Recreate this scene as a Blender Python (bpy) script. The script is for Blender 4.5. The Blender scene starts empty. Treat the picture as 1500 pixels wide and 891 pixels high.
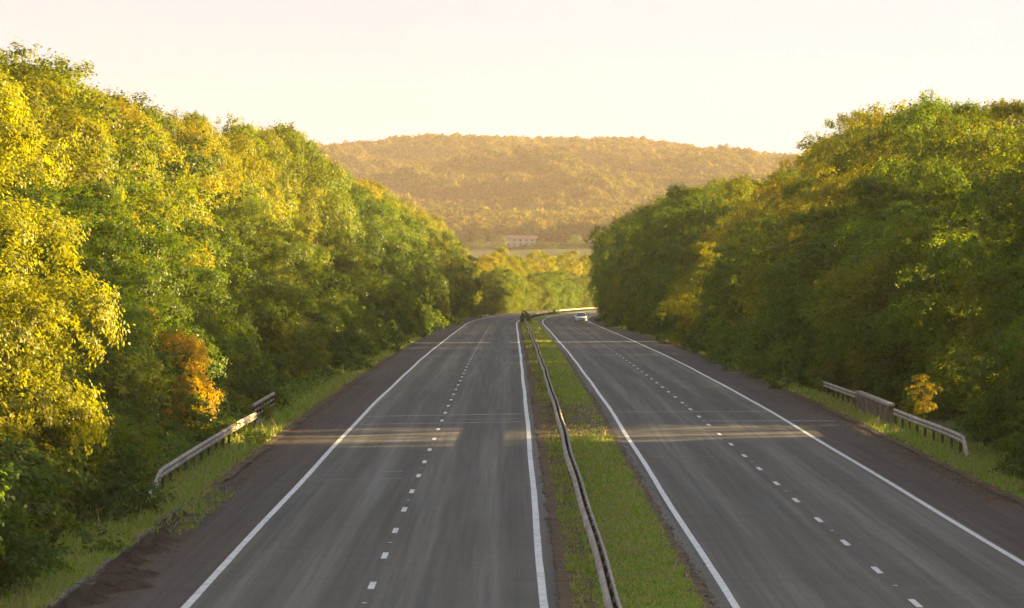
import bpy, bmesh, math, random
import numpy as np
from mathutils import Vector

random.seed(7)
rng = np.random.default_rng(11)
scene = bpy.context.scene
COL = scene.collection
R = math.radians

# ------------------------------------------------------------------ survey
CAM_Z = 7.15
FPX = 6100.0            # focal length in photo pixels (1500 wide)
HOR = 373.0             # horizon row in the photo
ZR = [(-400, 0.6), (0, 0.0), (200, -0.04), (254, -0.27), (299, -0.49), (348, -0.83), (405, -1.28), (469, -1.78),
      (600, -2.9), (700, -3.8), (850, -5.1), (1000, -6.3), (1100, -7.1), (1400, -8.6), (1600, -4.0), (1900, 4.0),
      (2250, 10.4), (2600, 24), (3000, 48), (3400, 76), (3800, 100), (4300, 92), (5200, 60), (7200, 40)]
ZX, ZY = np.array([p[0] for p in ZR], float), np.array([p[1] for p in ZR], float)

def zroad(d):
    d = np.asarray(d, float)
    # smooth the polyline a little
    return (np.interp(d - 14, ZX, ZY) + np.interp(d, ZX, ZY) * 2 + np.interp(d + 14, ZX, ZY)) / 4

def bend(d):
    d = np.asarray(d, float)
    t = np.clip((d - 585) / 515, 0, 2.2)
    return 28.0 * t ** 2.35

XC = 2.6                # centre of the central reservation

def fade(u):
    return np.clip(1 - (np.abs(u) - 80) / 500, 0, 1)

def road_x(u, d):
    return XC + u + bend(d)

CREST = [(-3000, .45), (-1200, .72), (-600, .86), (-162, .945), (-68, 1.02), (0, 1.02), (62, .995), (156, .93), (218, .865), (252, .82),
         (600, .62), (1500, .5), (3000, .4)]
CX_, CZ_ = np.array([p[0] for p in CREST], float), np.array([p[1] for p in CREST], float)

def hill_noise(x, y):
    n = np.sin(x * .0113 + 1.3 + .6 * np.sin(y * .0041)) * np.sin(y * .0069 + .5 * np.sin(x * .0071)) * 11
    n += np.sin(x * .027 + y * .011 + .9) * 6 + np.sin(x * .019 - y * .021 + 2.2) * 6
    n += np.sin((x * .83 + y * .35) * .047 + 1.5 * np.sin(y * .013)) * 9 + np.sin(x * .09 - y * .017 + 1.2 * np.sin(y * .05)) * 3.0
    return n

def ground_z(u, d, x=None):
    """terrain height; u = lateral offset from the road centre, d = distance along +Y"""
    u = np.asarray(u, float); d = np.asarray(d, float)
    if x is None:
        x = u + XC + bend(d) * fade(u)
    z = zroad(d)
    hillw = np.clip((d - 2250) / 900, 0, 1)
    crest = np.interp(x * 3800 / np.maximum(d, 2200), CX_, CZ_)
    z = np.where(d > 2250, 10.4 + (z - 10.4) * (1 - hillw + hillw * crest), z)
    z = z + hillw * hill_noise(x, d) * np.clip(1.25 - np.abs(d - 3000) / 700, 0.06, 1)
    z = z + np.clip((d - 1300) / 300, 0, 1) * (1 - hillw) * 1.2 * np.sin(x * .018 + d * .006)
    near = np.clip((1350 - d) / 250, 0, 1)
    L = np.clip((-u - 19) / 22, 0, 1); Rr = np.clip((u - 17) / 24, 0, 1)
    z = z + near * (7.0 * L * L * (3 - 2 * L) + 5.0 * Rr * Rr * (3 - 2 * Rr))
    # the verges
    z = z + near * np.where((u < -11.75) & (u > -19), -0.10 * np.clip((-u - 11.75) / 3, 0, 1), 0)
    z = z + near * np.where((u > 12.05) & (u < 17), -0.10 * np.clip((u - 12.05) / 3, 0, 1), 0)
    # beds under the two carriageways sit lower, verge and median turf a touch proud
    bed = ((u >= -11.65) & (u <= -1.35)) | ((u >= 1.30) & (u <= 11.95))
    turf = (np.abs(u) < 1.5) | ((u > -19) & (u < -11.7)) | ((u > 12.0) & (u < 17))
    z = z + np.where((d < 1390) & bed, -0.08, 0) + np.where((d < 1390) & turf, 0.035, 0)
    return z

# ------------------------------------------------------------------ materials
def new_mat(name):
    m = bpy.data.materials.new(name); m.use_nodes = True
    nt = m.node_tree; nt.nodes.clear()
    out = nt.nodes.new('ShaderNodeOutputMaterial')
    return m, nt, out

class NB:
    def __init__(s, nt): s.nt = nt
    def n(s, t, **kw):
        nd = s.nt.nodes.new(t)
        for k, v in kw.items(): setattr(nd, k, v)
        return nd
    def l(s, a, b): s.nt.links.new(a, b)
    def noise(s, vec, scale, detail=4, rough=.55, dist=0):
        n = s.n('ShaderNodeTexNoise'); n.inputs['Scale'].default_value = scale
        n.inputs['Detail'].default_value = detail; n.inputs['Roughness'].default_value = rough
        n.inputs['Distortion'].default_value = dist
        if vec is not None: s.l(vec, n.inputs['Vector'])
        return n.outputs['Fac']
    def ramp(s, fac, stops):
        r = s.n('ShaderNodeValToRGB'); e = r.color_ramp.elements
        while len(e) > 1: e.remove(e[-1])
        e[0].position = stops[0][0]; e[0].color = (*stops[0][1], 1)
        for p, c in stops[1:]:
            k = e.new(p); k.color = (*c, 1)
        s.l(fac, r.inputs['Fac']); return r.outputs['Color']
    def mix(s, fac, a, b, mode='MIX'):
        m = s.n('ShaderNodeMix', data_type='RGBA', blend_type=mode)
        for sock, v in ((m.inputs['Factor'], fac), (m.inputs['A'], a), (m.inputs['B'], b)):
            if isinstance(v, (int, float)): sock.default_value = v
            elif isinstance(v, tuple): sock.default_value = (*v, 1)
            else: s.l(v, sock)
        return m.outputs['Result']
    def math(s, op, a, b=None, c=None, clamp=False):
        m = s.n('ShaderNodeMath', operation=op); m.use_clamp = clamp
        for i, v in enumerate((a, b, c)):
            if v is None: continue
            if isinstance(v, (int, float)): m.inputs[i].default_value = v
            else: s.l(v, m.inputs[i])
        return m.outputs[0]
    def mapping(s, vec, scale):
        m = s.n('ShaderNodeMapping'); m.inputs['Scale'].default_value = scale
        s.l(vec, m.inputs['Vector']); return m.outputs['Vector']
    def bump(s, h, strength, dist=.02):
        b = s.n('ShaderNodeBump'); b.inputs['Strength'].default_value = strength; b.inputs['Distance'].default_value = dist
        s.l(h, b.inputs['Height']); return b.outputs['Normal']

def principled(b, out, color, rough=.8, metal=0, normal=None, spec=.3):
    p = b.n('ShaderNodeBsdfPrincipled')
    if isinstance(color, tuple): p.inputs['Base Color'].default_value = (*color, 1)
    else: b.l(color, p.inputs['Base Color'])
    if isinstance(rough, (int, float)): p.inputs['Roughness'].default_value = rough
    else: b.l(rough, p.inputs['Roughness'])
    p.inputs['Metallic'].default_value = metal
    p.inputs['Specular IOR Level'].default_value = spec
    if normal is not None: b.l(normal, p.inputs['Normal'])
    b.l(p.outputs[0], out.inputs['Surface'])
    return p

def simple(name, c1, c2, scale=4, rough=.7, metal=0, bump=.2, spec=.3):
    m, nt, out = new_mat(name); b = NB(nt)
    tc = b.n('ShaderNodeTexCoord').outputs['Object']
    f = b.noise(tc, scale, 6, .6)
    col = b.ramp(f, [(.3, c1), (.7, c2)])
    principled(b, out, col, rough, metal, b.bump(b.noise(tc, scale * 4, 3), bump) if bump else None, spec)
    return m

M = {}
def leaf_mat(name, transl=.45):
    """leaf colour = the crown's own object colour, varied per leaf and per spray"""
    m, nt, out = new_mat(name); b = NB(nt)
    oi = b.n('ShaderNodeObjectInfo')
    at = b.n('ShaderNodeAttribute', attribute_name='leafvar')
    sep = b.n('ShaderNodeSeparateColor'); b.l(at.outputs['Color'], sep.inputs[0])
    bright = b.math('MULTIPLY_ADD', sep.outputs[0], .9, .55)
    base = b.mix(1.0, oi.outputs['Color'], b.n('ShaderNodeCombineColor').outputs[0], 'MULTIPLY')
    # brightness
    cc = b.n('ShaderNodeCombineColor')
    for i in range(3): b.l(bright, cc.inputs[i])
    base = b.mix(1.0, oi.outputs['Color'], cc.outputs[0], 'MULTIPLY')
    warm = b.mix(b.math('MULTIPLY', sep.outputs[1], .55), base, b.mix(1.0, base, (1.17, 1.08, .7), 'MULTIPLY'))
    d = b.n('ShaderNodeBsdfDiffuse'); b.l(warm, d.inputs['Color'])
    t = b.n('ShaderNodeBsdfTranslucent')
    b.l(b.mix(1.0, warm, (1.65, 1.55, .42), 'MULTIPLY'), t.inputs['Color'])
    mx = b.n('ShaderNodeMixShader'); mx.inputs[0].default_value = transl
    b.l(d.outputs[0], mx.inputs[1]); b.l(t.outputs[0], mx.inputs[2])
    g = b.n('ShaderNodeBsdfGlossy'); g.inputs['Roughness'].default_value = .45
    g.inputs['Color'].default_value = (1, 1, 1, 1)
    m2 = b.n('ShaderNodeMixShader'); m2.inputs[0].default_value = .015
    b.l(mx.outputs[0], m2.inputs[1]); b.l(g.outputs[0], m2.inputs[2])
    b.l(m2.outputs[0], out.inputs['Surface'])
    return m
M['leaf'] = leaf_mat('leaf_foliage')
M['bark'] = simple('bark', (.05, .036, .024), (.13, .10, .07), 6, .9)

def grass_blade_mat():
    m, nt, out = new_mat('grass_blades'); b = NB(nt)
    at = b.n('ShaderNodeAttribute', attribute_name='leafvar')
    geo = b.n('ShaderNodeNewGeometry')
    sep = b.n('ShaderNodeSeparateColor'); b.l(at.outputs['Color'], sep.inputs[0])
    n = b.noise(geo.outputs['Position'], .55, 4, .6)
    green = b.ramp(sep.outputs[0], [(0, (.17, .29, .022)), (1, (.32, .46, .045))])
    dry = b.mix(b.math('GREATER_THAN', sep.outputs[1], .70), green, (.50, .39, .17))
    patch = b.mix(b.ramp(n, [(.46, (0, 0, 0)), (.62, (1, 1, 1))]), dry, b.mix(.65, dry, (.38, .31, .12)))
    d = b.n('ShaderNodeBsdfDiffuse'); b.l(patch, d.inputs['Color'])
    t = b.n('ShaderNodeBsdfTranslucent'); b.l(patch, t.inputs['Color'])
    mx = b.n('ShaderNodeMixShader'); mx.inputs[0].default_value = .4
    b.l(d.outputs[0], mx.inputs[1]); b.l(t.outputs[0], mx.inputs[2]); b.l(mx.outputs[0], out.inputs['Surface'])
    return m
M['blades'] = grass_blade_mat()

def turf_mat():
    m, nt, out = new_mat('turf'); b = NB(nt)
    p = b.n('ShaderNodeNewGeometry').outputs['Position']
    n1 = b.noise(p, .45, 5, .65); n2 = b.noise(p, 7, 4, .7)
    col = b.ramp(n1, [(.30, (.12, .18, .02)), (.50, (.14, .20, .022)), (.62, (.19, .17, .045)), (.78, (.18, .14, .065))])
    col = b.mix(.75, col, b.ramp(n2, [(.25, (.45, .45, .45)), (.75, (1.35, 1.35, 1.35))]), 'MULTIPLY')
    principled(b, out, col, .95, 0, b.bump(n2, .8, .06), .1)
    return m
M['turf'] = turf_mat()
M['litter'] = simple('leaf_litter', (.035, .036, .012), (.08, .085, .022), .8, .95)
M['field'] = simple('field_grass', (.040, .055, .014), (.07, .085, .02), .01, .95, 0, 0, .1)
M['forest_floor'] = simple('hillside_floor', (.035, .045, .015), (.06, .06, .02), .02, .95, 0, 0, .1)

def asphalt(name, base, dark, tint, shoulder=False):
    m, nt, out = new_mat(name); b = NB(nt)
    uv = b.n('ShaderNodeUVMap', uv_map='UVMap').outputs['UV']
    sx = b.n('ShaderNodeSeparateXYZ'); b.l(uv, sx.inputs[0])
    U = sx.outputs['X']; V = sx.outputs['Y']
    fine = b.noise(uv, 9, 5, .75)
    med = b.noise(uv, .8, 5, .6)
    streak = b.noise(b.mapping(uv, (1.5, .012, 1)), 1.0, 4, .65)       # long wear streaks down the lanes
    streak2 = b.noise(b.mapping(uv, (5.5, .05, 1)), 1.0, 3, .6)
    cross = b.noise(b.mapping(uv, (.05, .55, 1)), 1.0, 4, .7)           # cross-wise paving differences
    col = b.ramp(streak, [(.30, dark), (.68, base)])
    if not shoulder:
        # polished wheel tracks, 3.65 m lanes, darker oil band between them
        ph = b.math('MULTIPLY', b.math('ABSOLUTE', U), 2 * math.pi / 1.83)
        tr = b.math('MULTIPLY_ADD', b.math('SINE', b.math('ADD', ph, -.35)), .5, .5)
        tr = b.math('MULTIPLY', tr, b.math('MULTIPLY_ADD', med, .7, .35))
        col = b.mix(b.math('MULTIPLY', tr, .9, clamp=True), col, tuple(c * .50 for c in base))
        col = b.mix(b.ramp(b.math('ABSOLUTE', b.math('ADD', b.math('ABSOLUTE', U), -5.6)), [(.02, (.6, .6, .6)), (.22, (0, 0, 0))]), col, tuple(c * .5 for c in base))
    else:
        col = b.mix(b.ramp(med, [(.42, (0, 0, 0)), (.62, (.85, .85, .85))]), col, tint)
        rub = b.noise(b.mapping(uv, (2.2, 1.1, 1)), 1.0, 6, .75)
        col = b.mix(b.ramp(rub, [(.56, (0, 0, 0)), (.72, (.6, .6, .6))]), col, (.16, .125, .085))
    col = b.mix(.55, col, b.ramp(streak2, [(.3, (.72, .72, .72)), (.7, (1.25, 1.25, 1.25))]), 'MULTIPLY')
    col = b.mix(.55, col, b.ramp(cross, [(.3, (.86, .86, .86)), (.7, (1.12, 1.12, 1.12))]), 'MULTIPLY')
    col = b.mix(.8, col, b.ramp(fine, [(.25, (.62, .62, .62)), (.75, (1.38, 1.38, 1.38))]), 'MULTIPLY')
    seal = b.math('MULTIPLY', b.math('GREATER_THAN', cross, .60), .10)
    col = b.mix(seal, col, (.03, .03, .03))
    principled(b, out, col, b.math('MULTIPLY_ADD', fine, .1, .85), 0, b.bump(fine, .5, .01), .06)
    return m
M['asphalt'] = asphalt('asphalt_worn', (.188, .176, .152), (.092, .087, .076), (.1, .08, .06))
M['asphalt_near'] = M['asphalt']
M['shoulder'] = asphalt('asphalt_shoulder', (.102, .090, .080), (.064, .056, .050), (.090, .073, .060), True)

def paint_mat():
    m, nt, out = new_mat('road_paint'); b = NB(nt)
    p = b.n('ShaderNodeNewGeometry').outputs['Position']
    n = b.noise(p, 2.2, 6, .8); n2 = b.noise(p, 14, 4, .7)
    f = b.math('MULTIPLY_ADD', n2, .5, b.math('MULTIPLY', n, .75))
    col = b.ramp(f, [(.43, (.13, .12, .11)), (.52, (.40, .38, .35)), (.66, (.64, .62, .58))])
    principled(b, out, col, .6, 0, None, .3)
    return m
M['paint'] = paint_mat()
M['joint'] = simple('joint_sealant', (.20, .195, .185), (.36, .35, .33), 1.5, .7, 0, 0)
M['patch'] = simple('patch_repair', (.14, .135, .13), (.20, .195, .185), 2.5, .7, 0, 0)
M['soil'] = simple('bare_soil', (.045, .030, .02), (.17, .115, .065), 1.6, .95, 0, .8, .1)
M['darksoil'] = simple('dark_soil', (.018, .012, .009), (.075, .050, .034), 1.3, .95, 0, .8, .1)
M['concrete'] = simple('weathered_concrete', (.16, .14, .12), (.34, .31, .27), 3, .85, 0, .5)
M['kerbstone'] = simple('kerb_stone', (.07, .06, .052), (.19, .165, .145), 2.2, .9, 0, .5)
M['brownwall'] = simple('stained_parapet', (.12, .08, .058), (.27, .20, .155), 2.4, .9, 0, .5)
M['galv'] = simple('galvanised_steel', (.22, .18, .15), (.50, .43, .36), 1.4, .8, .1, .1, .15)
M['galv_dark'] = simple('rusty_post', (.06, .04, .03), (.16, .11, .08), 5, .8, .2, .1)
M['wallwhite'] = simple('white_render', (.30, .30, .27), (.42, .42, .38), .3, .85, 0, 0)
M['rooftile'] = simple('roof_tile', (.26, .13, .08), (.36, .20, .13), 1.0, .85, 0, 0)
M['stud'] = simple('road_stud', (.5, .5, .48), (.7, .7, .68), 20, .4, 0, 0)
def flat(name, c, rough=.5, metal=0, spec=.5):
    m, nt, out = new_mat(name); b = NB(nt)
    tc = b.n('ShaderNodeTexCoord').outputs['Object']
    f = b.noise(tc, 3, 3)
    col = b.ramp(f, [(.3, tuple(x * .92 for x in c)), (.7, c)])
    principled(b, out, col, rough, metal, None, spec); return m
M['carwhite'] = flat('car_paint_white', (.78, .78, .78), .25)
M['glass'] = flat('tinted_glass', (.015, .018, .02), .08, 0, .8)
M['rubber'] = flat('rubber', (.02, .02, .02), .8)
M['chrome'] = flat('alloy', (.45, .45, .46), .3, .8)
M['blackplastic'] = flat('black_plastic', (.02, .02, .022), .5)
M['lamp'] = flat('lamp_glass', (.75, .76, .78), .12)
M['plate'] = flat('plate_white', (.75, .75, .70), .5)
M['amber'] = flat('amber_lens', (.6, .25, .03), .3)

# ------------------------------------------------------------------ object helpers
def link(name, me, mat=None, parent=None):
    o = bpy.data.objects.new(name, me); COL.objects.link(o)
    if mat is not None:
        for mm in (mat if isinstance(mat, (list, tuple)) else [mat]): me.materials.append(mm)
    if parent is not None: o.parent = parent
    return o

def mesh_np(name, V, F, smooth=False):
    """V (n,3); F (m,4) or (m,3) int"""
    V = np.asarray(V, np.float32); F = np.asarray(F, np.int32)
    k = F.shape[1]
    me = bpy.data.meshes.new(name)
    me.vertices.add(len(V)); me.vertices.foreach_set('co', V.ravel())
    me.loops.add(F.size); me.loops.foreach_set('vertex_index', F.ravel())
    me.polygons.add(len(F))
    me.polygons.foreach_set('loop_start', np.arange(0, F.size, k, dtype=np.int32))
    me.polygons.foreach_set('loop_total', np.full(len(F), k, np.int32))
    if smooth: me.polygons.foreach_set('use_smooth', np.ones(len(F), bool))
    me.update(calc_edges=True); me.validate()
    return me

def props(o, label=None, cat=None, group=None, kind=None):
    if label: o['label'] = label
    if cat: o['category'] = cat
    if group: o['group'] = group
    if kind: o['kind'] = kind
    return o

def empty(name, loc, rz=0):
    o = bpy.data.objects.new(name, None); COL.objects.link(o)
    o.location = loc; o.rotation_euler = (0, 0, rz); o.empty_display_size = .5
    return o

class MB:
    """collects boxes / sweeps into one mesh"""
    def __init__(s): s.v = []; s.f = []
    def add(s, V, F):
        n = len(s.v); s.v += [tuple(map(float, p)) for p in V]; s.f += [tuple(int(i) + n for i in q) for q in F]
    def box(s, x0, x1, y0, y1, z0, z1):
        s.add([(x0, y0, z0), (x1, y0, z0), (x1, y1, z0), (x0, y1, z0), (x0, y0, z1), (x1, y0, z1), (x1, y1, z1), (x0, y1, z1)],
              [(0, 3, 2, 1), (4, 5, 6, 7), (0, 1, 5, 4), (1, 2, 6, 5), (2, 3, 7, 6), (3, 0, 4, 7)])
    def sweep(s, prof, path, closed=True, caps=True):
        """prof: [(lateral, up)], path: [(x,y,z)] mostly along +Y"""
        n = len(prof); V = []; F = []
        P = np.array(path, float)
        T = np.gradient(P, axis=0); T /= np.linalg.norm(T, axis=1)[:, None]
        for p, t in zip(P, T):
            side = np.array([t[1], -t[0], 0]); side /= np.linalg.norm(side) + 1e-9
            for a, h in prof: V.append(p + side * a + np.array([0, 0, h]))
        for i in range(len(P) - 1):
            for j in range(n if closed else n - 1):
                k = (j + 1) % n
                F.append((i * n + j, i * n + k, (i + 1) * n + k, (i + 1) * n + j))
        if caps and closed:
            F.append(tuple(range(n))[::-1]); F.append(tuple((len(P) - 1) * n + j for j in range(n)))
        s.add(V, F)
    def cyl(s, c, r, h, axis='z', n=16, r2=None):
        r2 = r if r2 is None else r2
        V = []
        for k, (rr, t) in enumerate(((r, 0), (r2, h))):
            for i in range(n):
                a = 2 * math.pi * i / n; ca, sa = math.cos(a) * rr, math.sin(a) * rr
                V.append({'z': (c[0] + ca, c[1] + sa, c[2] + t), 'x': (c[0] + t, c[1] + ca, c[2] + sa), 'y': (c[0] + sa, c[1] + t, c[2] + ca)}[axis])
        F = [(i, (i + 1) % n, n + (i + 1) % n, n + i) for i in range(n)] + [tuple(range(n))[::-1], tuple(range(n, 2 * n))]
        s.add(V, F)
    def build(s, name, mat, parent=None, bevel=0, smooth=False):
        me = bpy.data.meshes.new(name); me.from_pydata(s.v, [], s.f); me.update()
        bm = bmesh.new(); bm.from_mesh(me); bmesh.ops.recalc_face_normals(bm, faces=bm.faces)
        if bevel: bmesh.ops.bevel(bm, geom=bm.edges[:], offset=bevel, segments=2, affect='EDGES', clamp_overlap=True)
        bm.to_mesh(me); bm.free()
        if smooth:
            for p in me.polygons: p.use_smooth = True
        return link(name, me, mat, parent)

# ------------------------------------------------------------------ terrain
us = sorted(set([-11.7, -11.6, -1.5, -1.3, 1.25, 1.4, 11.9, 12.0] + list(np.arange(-11, 12, 1.6).round(2)) +
                list(np.arange(-19, -11.8, .9).round(2)) + list(np.arange(12.4, 18, .9).round(2)) + list(np.arange(-44, -19, 2.5)) +
                list(np.arange(18, 46, 2.5)) + [s_ * v for s_ in (-1, 1) for v in (50, 58, 68, 80, 95, 112, 130, 150, 172, 196, 222, 250, 280, 312, 346,
                 382, 420, 460, 505, 555, 610, 680, 760, 860, 980, 1120, 1300, 1550, 1900, 2400, 3000)]))
ds = np.concatenate([np.arange(-200, 60, 20), np.arange(60, 260, 5), np.arange(260, 700, 10), np.arange(700, 1400, 14),
                     np.arange(1400, 2200, 25), np.arange(2200, 4200, 22), np.arange(4200, 5100, 90)])
UU, DD = np.meshgrid(np.array(us), ds)
XX = UU + XC + bend(DD) * fade(UU)
ZZ = ground_z(UU, DD, XX)
V = np.stack([XX, DD, ZZ], -1).reshape(-1, 3)
nr, nc = UU.shape
i = np.arange(nr - 1)[:, None] * nc + np.arange(nc - 1)[None, :]
F = np.stack([i, i + 1, i + nc + 1, i + nc], -1).reshape(-1, 4)
gm = mesh_np('ground', V, F, True)
um = ((UU[:-1, :-1] + UU[1:, 1:]) / 2).ravel(); dm = ((DD[:-1, :-1] + DD[1:, 1:]) / 2).ravel()
mi = np.zeros(len(F), np.int32)
mi[(np.abs(um) > 19)] = 1
mi[(um < -16.2) | (um > 14.8)] = 1
mi[dm > 1330] = 2
mi[dm > 2240] = 3
gm.polygons.foreach_set('material_index', mi)
g = link('ground', gm, [M['turf'], M['litter'], M['field'], M['forest_floor']])
props(g, kind='structure')

def sheet(name, u0, u1, d0, d1, lift, mat, step=5, wob=0, kind='structure', nu=1, ragged=0):
    """flat strip following the road"""
    d = np.arange(d0, d1 + step * .5, step); d[-1] = d1
    cols = np.linspace(0, 1, nu + 1)
    w = wob * (np.sin(d * .11 + u0) + .6 * np.sin(d * .31 + u1 * 2))
    r0 = ragged * (np.sin(d * .9 + u0) * .4 + rng.random(len(d)) - .5); r1 = ragged * (np.sin(d * .7 + 1) * .4 + rng.random(len(d)) - .5)
    U = (u0 + w + r0)[:, None] * (1 - cols) + (u1 + w + r1)[:, None] * cols
    D = np.repeat(d[:, None], nu + 1, 1)
    V = np.stack([XC + U + bend(D), D, zroad(D) + lift], -1).reshape(-1, 3)
    n = nu + 1
    i = np.arange(len(d) - 1)[:, None] * n + np.arange(nu)[None, :]
    F = np.stack([i, i + 1, i + n + 1, i + n], -1).reshape(-1, 4)
    me = mesh_np(name, V, F)
    uv = me.uv_layers.new(name='UVMap')
    UVv = np.stack([U, D], -1).reshape(-1, 2).astype(np.float32)
    uv.data.foreach_set('uv', UVv[F.ravel()].ravel())
    o = link(name, me, mat); props(o, kind=kind)
    return o
sheet('road', -9.35, -1.42, -100, 1395, 0.0, M['asphalt'], ragged=0)
sheet('road', 1.38, 9.4, -100, 1395, 0.0, M['asphalt'])
sheet('hard_shoulder', -11.78, -9.35, -100, 1395, 0.0, M['shoulder'], step=1.2, ragged=.0)
sheet('hard_shoulder', 9.4, 12.08, -100, 1395, 0.0, M['shoulder'], step=1.2)

# painted lines: one mesh, each line slightly wandering as a painted line does
def strips(name, items, lift, mat, kind='structure'):
    Vs = []; Fs = []; n = 0
    for (u0, u1, d0, d1, wob, skew) in items:
        step = 3 if d1 - d0 > 8 else max((d1 - d0), .05)
        k = max(int(round((d1 - d0) / step)), 1); d = np.linspace(d0, d1, k + 1)
        w = wob * (np.sin(d * .13 + u0) + .7 * np.sin(d * .041 + u1 * 3))
        wid = wob * .35 * np.sin(d * .6 + u0 * 2)
        a = np.stack([XC + u0 + w + bend(d), d, zroad(d) + lift], -1)
        b_ = np.stack([XC + u1 + w + wid + bend(d + skew), d + skew, zroad(d + skew) + lift], -1)
        V = np.stack([a, b_], 1).reshape(-1, 3); i = np.arange(k) * 2
        F = np.stack([i, i + 1, i + 3, i + 2], -1) + n
        Vs.append(V); Fs.append(F); n += len(V)
    o = link(name, mesh_np(name, np.concatenate(Vs), np.concatenate(Fs)), mat); props(o, kind=kind); return o
strips('edge_line_marking', [(-9.34, -9.17, 0, 1390, .014, 0), (-2.03, -1.86, 0, 1390, .012, 0),
                             (1.87, 2.03, 0, 1390, .015, 0), (9.17, 9.33, 0, 1390, .015, 0)], .005, M['paint'])
dash = []
for k in range(-9, 110):
    dl = 90.1 + 9 * k; dr = 85.5 + 9 * k
    dash.append((-5.70, -5.56, dl - 1.0, dl + 1.0, 0, 0)); dash.append((5.62, 5.76, dr - 1.0, dr + 1.0, 0, 0))
strips('lane_dash_marking', dash, .005, M['paint'])
strips('bridge_joint', [(-9.0, -2.2, 184.6, 185.0, 0, 3.0), (-9.0, -2.2, 175.9, 176.2, 0, 2.8), (2.2, 9.1, 190.0, 190.35, 0, .2),
                        (5.6, 11.4, 179.4, 179.8, 0, .3), (2.2, 9.0, 163.5, 163.65, 0, .3), (-5.0, -2.3, 181.4, 181.6, 0, .6)], .0035, M['joint'])
strips('patch_repair', [(-6.9, -6.2, 137.5, 137.8, 0, .1), (-6.8, -6.1, 133.2, 133.5, 0, .1), (-9.0, -6.4, 132.3, 132.45, 0, .1),
                        (2.3, 6.0, 148.0, 148.12, 0, .2)], .0035, M['patch'])
sheet('soil_patch', -1.38, 1.32, 164, 200, .040, M['soil'], step=.8, nu=3, ragged=.06)
sheet('soil_strip', -1.62, -.85, 60, 600, .0393, M['soil'], step=.3, nu=2, ragged=.12)
sheet('soil_strip', 1.12, 1.50, 60, 420, .0393, M['soil'], step=.3, nu=2, ragged=.12)
sheet('soil_strip', -12.2, -11.62, 60, 420, .0393, M['soil'], step=.3, nu=2, ragged=.2)
sheet('soil_strip', 11.95, 12.35, 60, 420, .0393, M['soil'], step=.3, nu=2, ragged=.16)

# ------------------------------------------------------------------ foliage meshes
def leaf_quads(P, N, L, size, asp=.62):
    """P origin, N normal, L leaf axis: bent pointed quads -> V,F"""
    n = len(P)
    N = N / (np.linalg.norm(N, axis=1)[:, None] + 1e-9)
    L = L - N * np.sum(L * N, 1)[:, None]; L /= (np.linalg.norm(L, axis=1)[:, None] + 1e-9)
    S = np.cross(N, L)
    s = size[:, None]
    a = P; b = P + L * s * .5 + S * s * asp * .5 + N * s * .06; c = P + L * s - N * s * .12; d = P + L * s * .5 - S * s * asp * .5 + N * s * .06
    V = np.stack([a, b, c, d], 1).reshape(-1, 3)
    return V, np.arange(n * 4).reshape(-1, 4)

def randdir(n):
    v = rng.normal(size=(n, 3)); return v / np.linalg.norm(v, axis=1)[:, None]

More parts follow.
